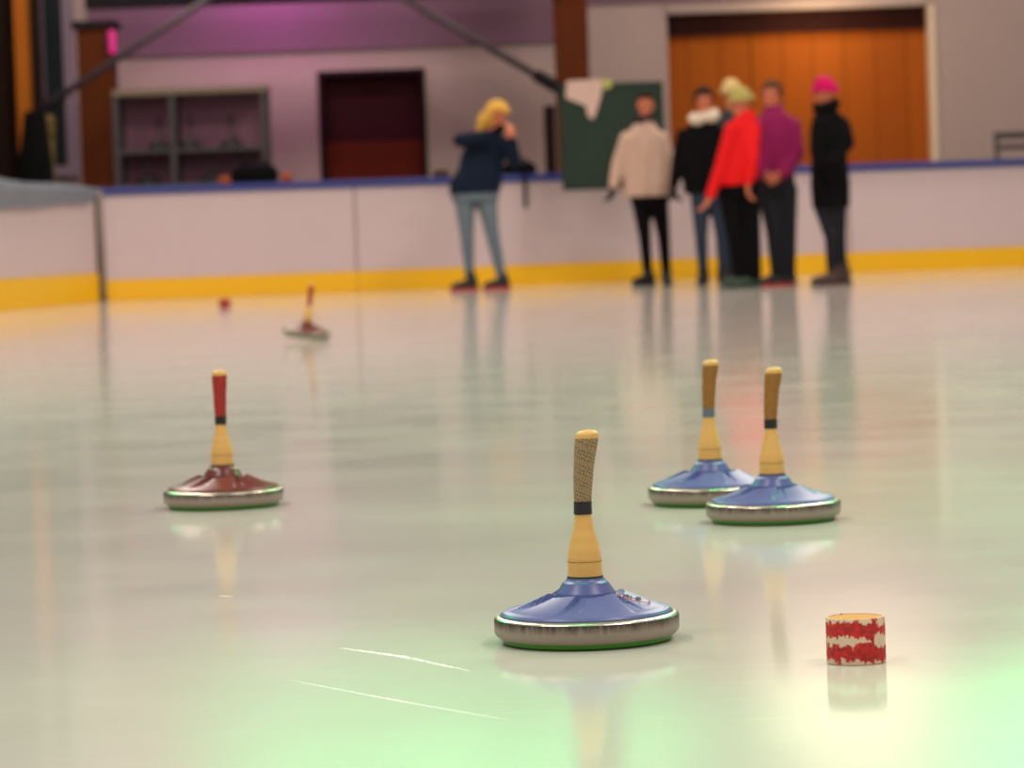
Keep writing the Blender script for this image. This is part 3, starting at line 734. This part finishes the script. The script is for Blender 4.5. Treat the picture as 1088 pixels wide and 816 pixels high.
def person(name, feet, sp, label):
    base = G(*feet); Y = base.y; s = F / Y
    t = thing('person', base, label, 'person')
    J = lambda x, y, d=0: P(x, y, Y - d) - base
    rot = sp.get('rot', 0)
    rings = [(J(x, y, (d[0] if d else 0)), w / s, dp) for x, y, w, dp, *d in sp['torso']]
    arms = [[J(*p) for p in a] for a in sp['arms']]
    legs = [[J(*p) for p in l] for l in sp['legs']]
    for l in legs: l[-1].z = max(l[-1].z, .085)
    hips = [(J(x, y, 0), w / s, dp) for x, y, w, dp in sp['hips']]
    hc = J(*sp['head']); hr = sp.get('hscale', 1.0)
    Hm = Matrix.Translation(hc) @ Matrix.Rotation(sp.get('tilt', 0), 4, 'Y') @ Matrix.Rotation(sp['yaw'], 4, 'Z') @ Matrix.Rotation(sp.get('nod', 0), 4, 'X') @ Matrix.Diagonal((hr, hr, hr, 1))
    ar = sp.get('arm_r', (.062, .055, .042))
    lr = sp.get('leg_r', (.092, .062, .046))
    # one continuous body
    bm = bmesh.new()
    loft(bm, [(c, rx * .84, ry * .8) for c, rx, ry in rings])
    loft(bm, [(c, rx * .86, ry * .82) for c, rx, ry in hips])
    for a, hd in zip(arms, sp['hands']):
        capsules(bm, a, [ar[0] * .72, ar[1] * .7, .027])
        hand(bm, a[-1], Vector(hd[0]), Vector(hd[1]), 0, hd[2] if len(hd) > 2 else .45, hd[3] if len(hd) > 3 else 1)
    for l in legs:
        capsules(bm, l, [lr[0] * .8, lr[1] * .78, .036]);
    for l, toe in zip(legs, sp['toes']):
        tv = Vector((toe[0], toe[1], 0)).normalized(); a = l[-1].copy(); capsules(bm, [a, Vector((a.x, a.y, .045)) + tv * .02, Vector((a.x, a.y, .04)) + tv * .13], [.036, .034, .028])
    ellipsoid(bm, (0, .012, .03), (.074, .094, .088), Hm); ellipsoid(bm, (0, -.018, -.045), (.056, .066, .07), Hm)
    ellipsoid(bm, (0, -.082, -.012), (.011, .02, .022), Hm, 12); ellipsoid(bm, (0, -.092, -.026), (.014, .016, .011), Hm, 12)
    ellipsoid(bm, (0, -.068, -.088), (.022, .02, .018), Hm, 12)
    for q in (-1, 1):
        ellipsoid(bm, (q * .074, .012, -.012), (.009, .018, .03), Hm, 12); ellipsoid(bm, (q * .03, -.072, .02), (.024, .012, .008), Hm, 12); ellipsoid(bm, (q * .036, -.058, -.03), (.022, .018, .02), Hm, 12)
    nb = rings[0][0]
    capsules(bm, [hc + (Hm.to_3x3() @ Vector((0, .02, -.05))), nb + Vector((0, 0, -.03))], [.052, .058])
    body = fuse('body', bm, M['skin'], t, .0065, 3)
    for q in (-1, 1):
        bm = bmesh.new(); ellipsoid(bm, (q * .031, -.0735, .0), (.0125, .009, .0085), Hm, 12); link('eye', bm, M['eye'], t)
    bm = bmesh.new(); ellipsoid(bm, (0, -.078, -.058), (.024, .009, .0075), Hm, 12); link('mouth', bm, M['lips'], t)
    # clothing
    bm = bmesh.new(); loft(bm, rings)
    for a in arms:
        e = a[-1] if not sp.get('cuff') else a[-1]
        capsules(bm, [a[0], a[1], e], list(ar))
    fuse(sp.get('top', 'jacket'), bm, M[sp['jm']], t, .012, 4)
    bm = bmesh.new(); loft(bm, hips)
    for l in legs:
        e = l[-1].copy(); capsules(bm, [l[0], l[1], e], list(lr))
    fuse('trousers', bm, M[sp['tm']], t, .012, 3)
    for i, (l, toe) in enumerate(zip(legs, sp['toes'])):
        tv = Vector((toe[0], toe[1], 0)).normalized(); n = Vector((-tv.y, tv.x, 0)); a = l[-1]; lift = toe[2] if len(toe) > 2 else 0
        o = Vector((a.x, a.y, 0)); bm = bmesh.new()
        capsules(bm, [a + Vector((0, 0, sp.get('boot', .03))), o - tv * .03 + Vector((0, 0, .06)), o + tv * .07 + Vector((0, 0, .055)), o + tv * .16 + Vector((0, 0, .042))], [.052, .056, .052, .04])
        for v in bm.verts: v.co.z = max(v.co.z, .016)
        sh = fuse('shoe', bm, M[sp['sm']], t, .009, 3)
        bm = bmesh.new(); pts = [(-.095, 0), (-.08, .036), (0, .046), (.1, .05), (.17, .042), (.205, 0), (.17, -.042), (.1, -.05), (0, -.046), (-.08, -.036)]
        f = bm.faces.new([bm.verts.new(o + tv * x + n * y + Vector((0, 0, 0))) for x, y in pts]); e = bmesh.ops.extrude_face_region(bm, geom=[f])
        for v in e['geom']:
            if isinstance(v, bmesh.types.BMVert): v.co.z += .026
        bmesh.ops.recalc_face_normals(bm, faces=bm.faces); link('sole', bm, M[sp.get('sole', sp['sm'])], sh, smooth=False)
    for i, g in enumerate(sp.get('gloves', ())):
        if g:
            bm = bmesh.new(); hd = sp['hands'][i]; hand(bm, arms[i][-1], Vector(hd[0]), Vector(hd[1]), .0035, hd[2] if len(hd) > 2 else .45, hd[3] if len(hd) > 3 else 1)
            capsules(bm, [arms[i][-1] - Vector(hd[0]).normalized() * .05, arms[i][-1] + Vector(hd[0]).normalized() * .02], [.04, .034]); fuse('glove', bm, M[g], t, .006, 2)
    # hair: shell round the skull, open at the face
    if 'hair' in sp:
        hm, low, thick = sp['hair']
        bm = bmesh.new(); bmesh.ops.create_uvsphere(bm, u_segments=40, v_segments=28, radius=1)
        kill = [v for v in bm.verts if (v.co.y < -.42 and v.co.z < .30) or v.co.z < low]
        bmesh.ops.delete(bm, geom=kill, context='VERTS')
        for v in bm.verts:
            zz = v.co.z; sc = 1.0 if zz > 0 else 1 - .1 * zz * zz
            n_ = noise.noise(v.co * 4) * .004
            v.co = Vector((v.co.x * (.0815 + thick + n_) * sc, v.co.y * (.102 + thick + n_) * sc + .014, (zz * (.097 + thick) if zz > 0 else zz * .14) + .032))
        bmesh.ops.transform(bm, matrix=Hm, verts=bm.verts)
        o = link('hair', bm, M[hm], t); so = o.modifiers.new('thickness', 'SOLIDIFY'); so.thickness = .012; so.offset = -1
    if 'hairlobe' in sp:
        bm = bmesh.new(); p = J(*sp['hairlobe'], 0)
        capsules(bm, [hc + Vector((-.03, .02, .04)), p + Vector((0, .02, .01)), p + Vector((-.045, .02, -.07))], [.08, .075, .045]); fuse('hair_lock', bm, M[sp['hair'][0]], t, .01, 3)
    if 'hat' in sp:
        hm, pom = sp['hat']
        bm = bmesh.new(); bmesh.ops.create_uvsphere(bm, u_segments=40, v_segments=28, radius=1)
        bmesh.ops.delete(bm, geom=[v for v in bm.verts if v.co.z < -.12], context='VERTS')
        for v in bm.verts: v.co = Vector((v.co.x * .096, v.co.y * .115 + .012, v.co.z * .118 + .038 - (.02 * v.co.y)))
        bmesh.ops.transform(bm, matrix=Hm, verts=bm.verts)
        o = link('hat', bm, M[hm], t); so = o.modifiers.new('thickness', 'SOLIDIFY'); so.thickness = .012; so.offset = -1
        bm = bmesh.new(); n = 36
        pts = [Vector((.096 * math.cos(2 * PI * k / n), .115 * math.sin(2 * PI * k / n) + .012, .034)) for k in range(n)]
        for k in range(n): tube(bm, [pts[k], pts[(k + 1) % n]], [.018, .018], 10)
        bmesh.ops.transform(bm, matrix=Hm, verts=bm.verts); fuse('hat_brim', bm, M[hm], o, .007, 3)
        if pom:
            bm = bmesh.new(); ellipsoid(bm, (0, .03, .165), (.035, .035, .032), Hm); link('pompom', bm, M[hm], o)
    if sp.get('collar'):
        bm = bmesh.new(); c0 = nb + Vector((0, .012, -.035)); k = 28; prof = [(.098, 0), (.084, .03), (.078, .075), (.070, .078), (.072, .03), (.082, 0)]
        rows_ = [[bm.verts.new(c0 + Vector((r * math.cos(2 * PI * q / k), r * .95 * math.sin(2 * PI * q / k), z + (.012 * math.sin(2 * PI * q / k) if z > .05 else 0)))) for q in range(k)] for r, z in prof]
        for i in range(len(prof)):
            A, B = rows_[i], rows_[(i + 1) % len(prof)]
            for q in range(k): bm.faces.new((A[q], A[(q + 1) % k], B[(q + 1) % k], B[q]))
        bmesh.ops.recalc_face_normals(bm, faces=bm.faces); link('collar', bm, M[sp['jm']], t)
    if sp.get('placket'):
        bm = bmesh.new(); pts = [c + Vector((0, -ry - .002, 0)) for c, rx, ry in rings[2:]]
        tube(bm, pts, [.014] * len(pts), 10, .6); link('placket', bm, M[sp['jm']], t)
    if 'scarf' in sp:
        hm, rr, th = sp['scarf']; c = nb + Vector((0, 0, sp.get('scarf_z', .02))); bm = bmesh.new(); n = 30
        for k in range(n):
            a1, a2 = 2 * PI * k / n, 2 * PI * (k + 1) / n
            f = lambda a: c + Vector((rr * math.cos(a), rr * .85 * math.sin(a) - .01, .02 * math.sin(a + 1.2) + .012 * math.sin(3 * a)))
            tube(bm, [f(a1), f(a2)], [th * (1 + .12 * math.sin(5 * a1)), th * (1 + .12 * math.sin(5 * a2))], 12)
        fuse('scarf', bm, M[hm], t, .011, 4)
    return t

# blonde person in navy, raised hands
person('p1', (506, 309), dict(
    head=(528, 124, .02), yaw=.9, tilt=.22, nod=.2, hscale=1.08, rot=.2,
    torso=[(524, 143, 9, .07), (518, 151, 21, .11), (514, 163, 24, .13), (511, 178, 24, .13), (506, 192, 28, .15), (504, 206, 27, .15)],
    arms=[[(503, 152), (488, 149, .16), (521, 143, .26)], [(535, 152), (547, 172, .12), (544, 150, .24)]],
    hands=[((.8, -.1, .35), (.1, .2, 1), .5), ((-.1, -.05, 1), (1, .2, 0), .35)], gloves=('black', None),
    hips=[(505, 200, 26, .15), (505, 214, 25, .14)],
    legs=[[(494, 213), (496, 248, .04), (499, 293)], [(517, 213), (523, 248, .04), (533, 295)]],
    toes=[(-.95, -.35), (-.95, -.4)], collar=1, jm='navy', tm='jeans', sm='shoe', sole='sole_red', hair=('blonde', -.97, .02), hairlobe=(515, 129), leg_r=(.105, .068, .047), arm_r=(.072, .066, .05)),
    'blonde person in navy jacket and grey jeans with hands raised to the chin')
# beige jacket
person('p2', (694, 303.5), dict(
    head=(686, 112, 0), yaw=-.05,
    torso=[(685, 128, 8, .07), (684, 138, 16, .10), (684, 146, 23, .12), (686, 172, 24, .13), (687, 192, 25, .14), (687, 209, 26, .14)],
    arms=[[(666, 147), (657, 173, -.02), (652, 197, .05)], [(703, 147), (712, 173, -.02), (715, 197, .05)]],
    hands=[((-.12, -.1, -1), (.3, -1, 0), .5), ((.05, -.1, -1), (-.3, -1, 0), .5, -1)], gloves=('black', 'black'),
    hips=[(689, 203, 20, .115), (690, 216, 20, .125)],
    legs=[[(681, 214), (685, 250, .03), (688, 290)], [(700, 214), (705, 250, .03), (708, 290)]],
    toes=[(-.75, -.65), (.05, -1)], placket=1, jm='beige', tm='black', sm='shoe', hair=('darkhair', .1, .006), scarf=('scarf_dark', .07, .035), arm_r=(.07, .064, .05)),
    'person in beige quilted jacket and black trousers with dark gloves and dark scarf')
# white scarf
person('p3', (757, 302.5), dict(
    head=(748, 108, 0), yaw=.1,
    torso=[(748, 127, 8, .07), (747, 136, 20, .10), (746, 148, 24, .12), (746, 170, 22, .13), (747, 192, 22, .13), (748, 206, 21, .13)],
    arms=[[(726, 144), (720, 172, -.02), (716, 196, .05)], [(768, 144), (772, 172, -.05), (770, 196, 0)]],
    hands=[((-.05, -.1, -1), (.3, -1, 0), .5), ((.0, -.1, -1), (-.3, -1, 0), .5, -1)], gloves=('black', 'black'),
    hips=[(752, 200, 19, .13), (753, 216, 19, .12)],
    legs=[[(744, 214), (745, 250, .03), (747, 289)], [(763, 214), (767, 250, .03), (768, 289)]],
    toes=[(-.2, -1), (.1, -1)], jm='black', placket=1, tm='dkjeans', sm='shoe', hair=('darkhair', -.45, .018), scarf=('white', .098, .052), arm_r=(.068, .06, .048)),
    'person in black jacket and blue jeans with a thick white scarf')
# cream hat, behind
person('p4', (780, 301), dict(
    head=(777, 101, 0), yaw=-.35,
    torso=[(777, 120, 8, .07), (777, 129, 20, .10), (778, 142, 24, .12), (779, 165, 23, .13), (780, 185, 22, .13), (780, 200, 22, .13)],
    arms=[[(758, 137), (757, 164, -.02), (760, 187, .05)], [(797, 137), (801, 164, -.02), (800, 187, .05)]],
    hands=[((0, -.1, -1), (.3, -1, 0), .5), ((0, -.1, -1), (-.3, -1, 0), .5, -1)],
    hips=[(780, 194, 20, .13), (780, 210, 19, .12)],
    legs=[[(772, 208), (773, 245, .03), (774, 285)], [(790, 208), (791, 245, .03), (792, 285)]],
    toes=[(-.3, -1), (.1, -1)], collar=1, jm='grey_coat', tm='dkjeans', sm='shoe', hat=('hat_cream', False), arm_r=(.068, .06, .048)),
    'person in cream knit hat and grey coat mostly hidden behind the red jacket')
# red jacket
person('p5', (789, 306.3), dict(
    head=(787, 110, 0), yaw=-1.0, tilt=-.1,
    torso=[(792, 121, 9, .07), (791, 133, 16, .10), (787, 147, 20, .13), (784, 168, 22, .14), (782, 186, 24, .15), (781, 197, 23, .15)],
    arms=[[(778, 138, .08), (766, 178, .1), (755, 207, .14)], [(800, 138, .04), (799, 170, .16), (795, 193, .2)]],
    hands=[((-.4, -.1, -1), (.1, -1, 0), .4), ((-.15, -.1, -1), (-.1, -1, 0), .5, -1)],
    hips=[(785, 190, 22, .14), (786, 207, 21, .14)],
    legs=[[(776, 206), (783, 250, .05), (789, 291)], [(794, 206), (797, 250, .0), (799, 291)]],
    toes=[(-1, -.35), (-.8, -.6)], collar=1, jm='red', tm='black', sm='sole_green', hat=('hat_green', False), leg_r=(.115, .095, .085), arm_r=(.074, .062, .046)),
    'person in red jacket, black trousers and yellow-green hat leaning to the left')
# purple jacket
person('p6', (828, 304), dict(
    head=(820, 101, 0), yaw=-.55,
    torso=[(822, 116, 8, .07), (823, 127, 20, .10), (823, 142, 24, .12), (823, 165, 23, .13), (822, 182, 22, .13), (822, 192, 22, .13)],
    arms=[[(805, 133, .04), (803, 163, .08), (809, 183, .16)], [(842, 133), (847, 164, .05), (833, 185, .14)]],
    hands=[((.7, -.3, -.4), (.2, -.6, .6), .6), ((-.9, -.2, -.2), (-.1, -.6, .8), .6, -1)],
    hips=[(824, 186, 20, .14), (825, 203, 20, .13)],
    legs=[[(816, 202), (823, 247, .04), (826, 290)], [(835, 202), (837, 247, 0), (838, 290)]],
    toes=[(-.95, -.5), (-.7, -.8)], collar=1, placket=1, jm='purple', tm='charcoal', sm='shoe', sole='sole_red', hair=('brownhair', -.4, .010), leg_r=(.105, .078, .062), arm_r=(.074, .064, .05)),
    'person in purple jacket and charcoal trousers with hands joined in front')
# black coat, pink hat
person('p7', (885, 303), dict(
    head=(876, 100, 0), yaw=-2.2, scarf=('black', .075, .05),
    torso=[(878, 116, 9, .08), (880, 125, 17, .12), (881, 142, 21, .16), (881, 168, 19, .16), (882, 195, 21, .17), (883, 221, 20, .16)],
    arms=[[(869, 133, .12), (867, 160, .16), (873, 180, .2)], [(896, 133, -.02), (901, 152, .06), (882, 174, .2)]],
    hands=[((.7, -.3, -.3), (.2, -.6, .7), .6), ((-.9, -.2, .1), (-.1, -.6, .8), .5, -1)], gloves=('black', 'black'),
    hips=[(882, 206, 17, .13), (882, 224, 17, .13)],
    legs=[[(876, 222), (884, 252, .06), (884, 286)], [(889, 222), (891, 252, -.06), (894, 284, -.1)]],
    toes=[(-.98, -.3), (-.9, .1)], jm='black', tm='charcoal', sm='shoe_brown', top='coat', hat=('pink', False), leg_r=(.09, .066, .05), boot=.08, arm_r=(.066, .06, .048)),
    'person in long black coat and pink knit hat standing at the right of the group')

# ------------------------------------------------------------------ light
def area(name, loc, target, size, power, rgb, shape='DISK', size_y=None, spread=180):
    d = bpy.data.lights.new(name, 'AREA'); d.energy = power; d.color = rgb; d.shape = shape; d.size = size
    if size_y: d.shape = 'RECTANGLE'; d.size_y = size_y
    d.spread = math.radians(spread)
    o = bpy.data.objects.new(name, d); C.objects.link(o); o.location = loc
    o.rotation_euler = (Vector(target) - Vector(loc)).to_track_quat('-Z', 'Y').to_euler(); return o
WARM = (1, .91, .82)
for y in (3, 11, 19, 27, 34):
    for x in (-4, 4): area('ceiling_lamp', (x, y, 7.6), (x, y, 0), 1.6, 190, WARM, size_y=1.6)
GREEN = (.03, 1, .30)
def wash(name, loc, target, power, rgb, angle, blend=1.0):
    d = bpy.data.lights.new(name, 'SPOT'); d.energy = power; d.color = rgb; d.spot_size = math.radians(angle); d.spot_blend = blend; d.shadow_soft_size = .15
    o = bpy.data.objects.new(name, d); C.objects.link(o); o.location = loc
    o.rotation_euler = (Vector(target) - Vector(loc)).to_track_quat('-Z', 'Y').to_euler(); return o
wash('green_wall_wash', (6.3, 35.0, 7.4), (6.3, 39, 6.5), 4200, GREEN, 56)
wash('green_wall_wash', (-2.2, 35.2, 7.6), (-2.2, 39, 6.3), 1900, (.03, 1, .32), 62)
wash('green_wall_wash', (.6, 35.2, 7.6), (.4, 39, 6.3), 1700, (.03, 1, .32), 60)
gp_ = G(1085, 530); wash('green_pool_lamp', (gp_.x + .4, gp_.y + 1.5, 6.5), gp_, 330, GREEN, 28)
gp_ = G(1090, 780); wash('green_pool_lamp', (gp_.x + .3, gp_.y + 1.0, 6.5), gp_, 560, GREEN, 13)
gp_ = G(430, 730); wash('green_pool_lamp', (gp_.x - .3, gp_.y + 1.0, 6.5), gp_, 190, GREEN, 17)
wash('white_wall_wash', (3.8, 35.5, 7.2), (3.8, 39, 4.9), 1700, (.95, 1, .78), 40)
area('green_flood', (5.2, 13, 5.2), (0, 5, 0), .5, 100, GREEN)
area('green_flood', (-5.6, 14, 5.2), (0, 6, 0), .5, 100, GREEN)
area('purple_flood', (-2.6, 38.2, 4.1), (-2.6, 38.97, 2.9), .3, 20, (.8, .14, .75), size_y=.3)
area('gate_lamp', (3.6, 38.25, 2.75), (3.6, 39.3, 2.35), .4, 7, (1, .72, .35))

w = bpy.data.worlds.new('hall'); bpy.context.scene.world = w; w.use_nodes = True
w.node_tree.nodes['Background'].inputs[0].default_value = (.54, .50, .48, 1); w.node_tree.nodes['Background'].inputs[1].default_value = .55

vs = bpy.context.scene.view_settings
vs.view_transform = 'Standard'; vs.look = 'None'; vs.gamma = 1; vs.use_curve_mapping = False; vs.exposure = .68
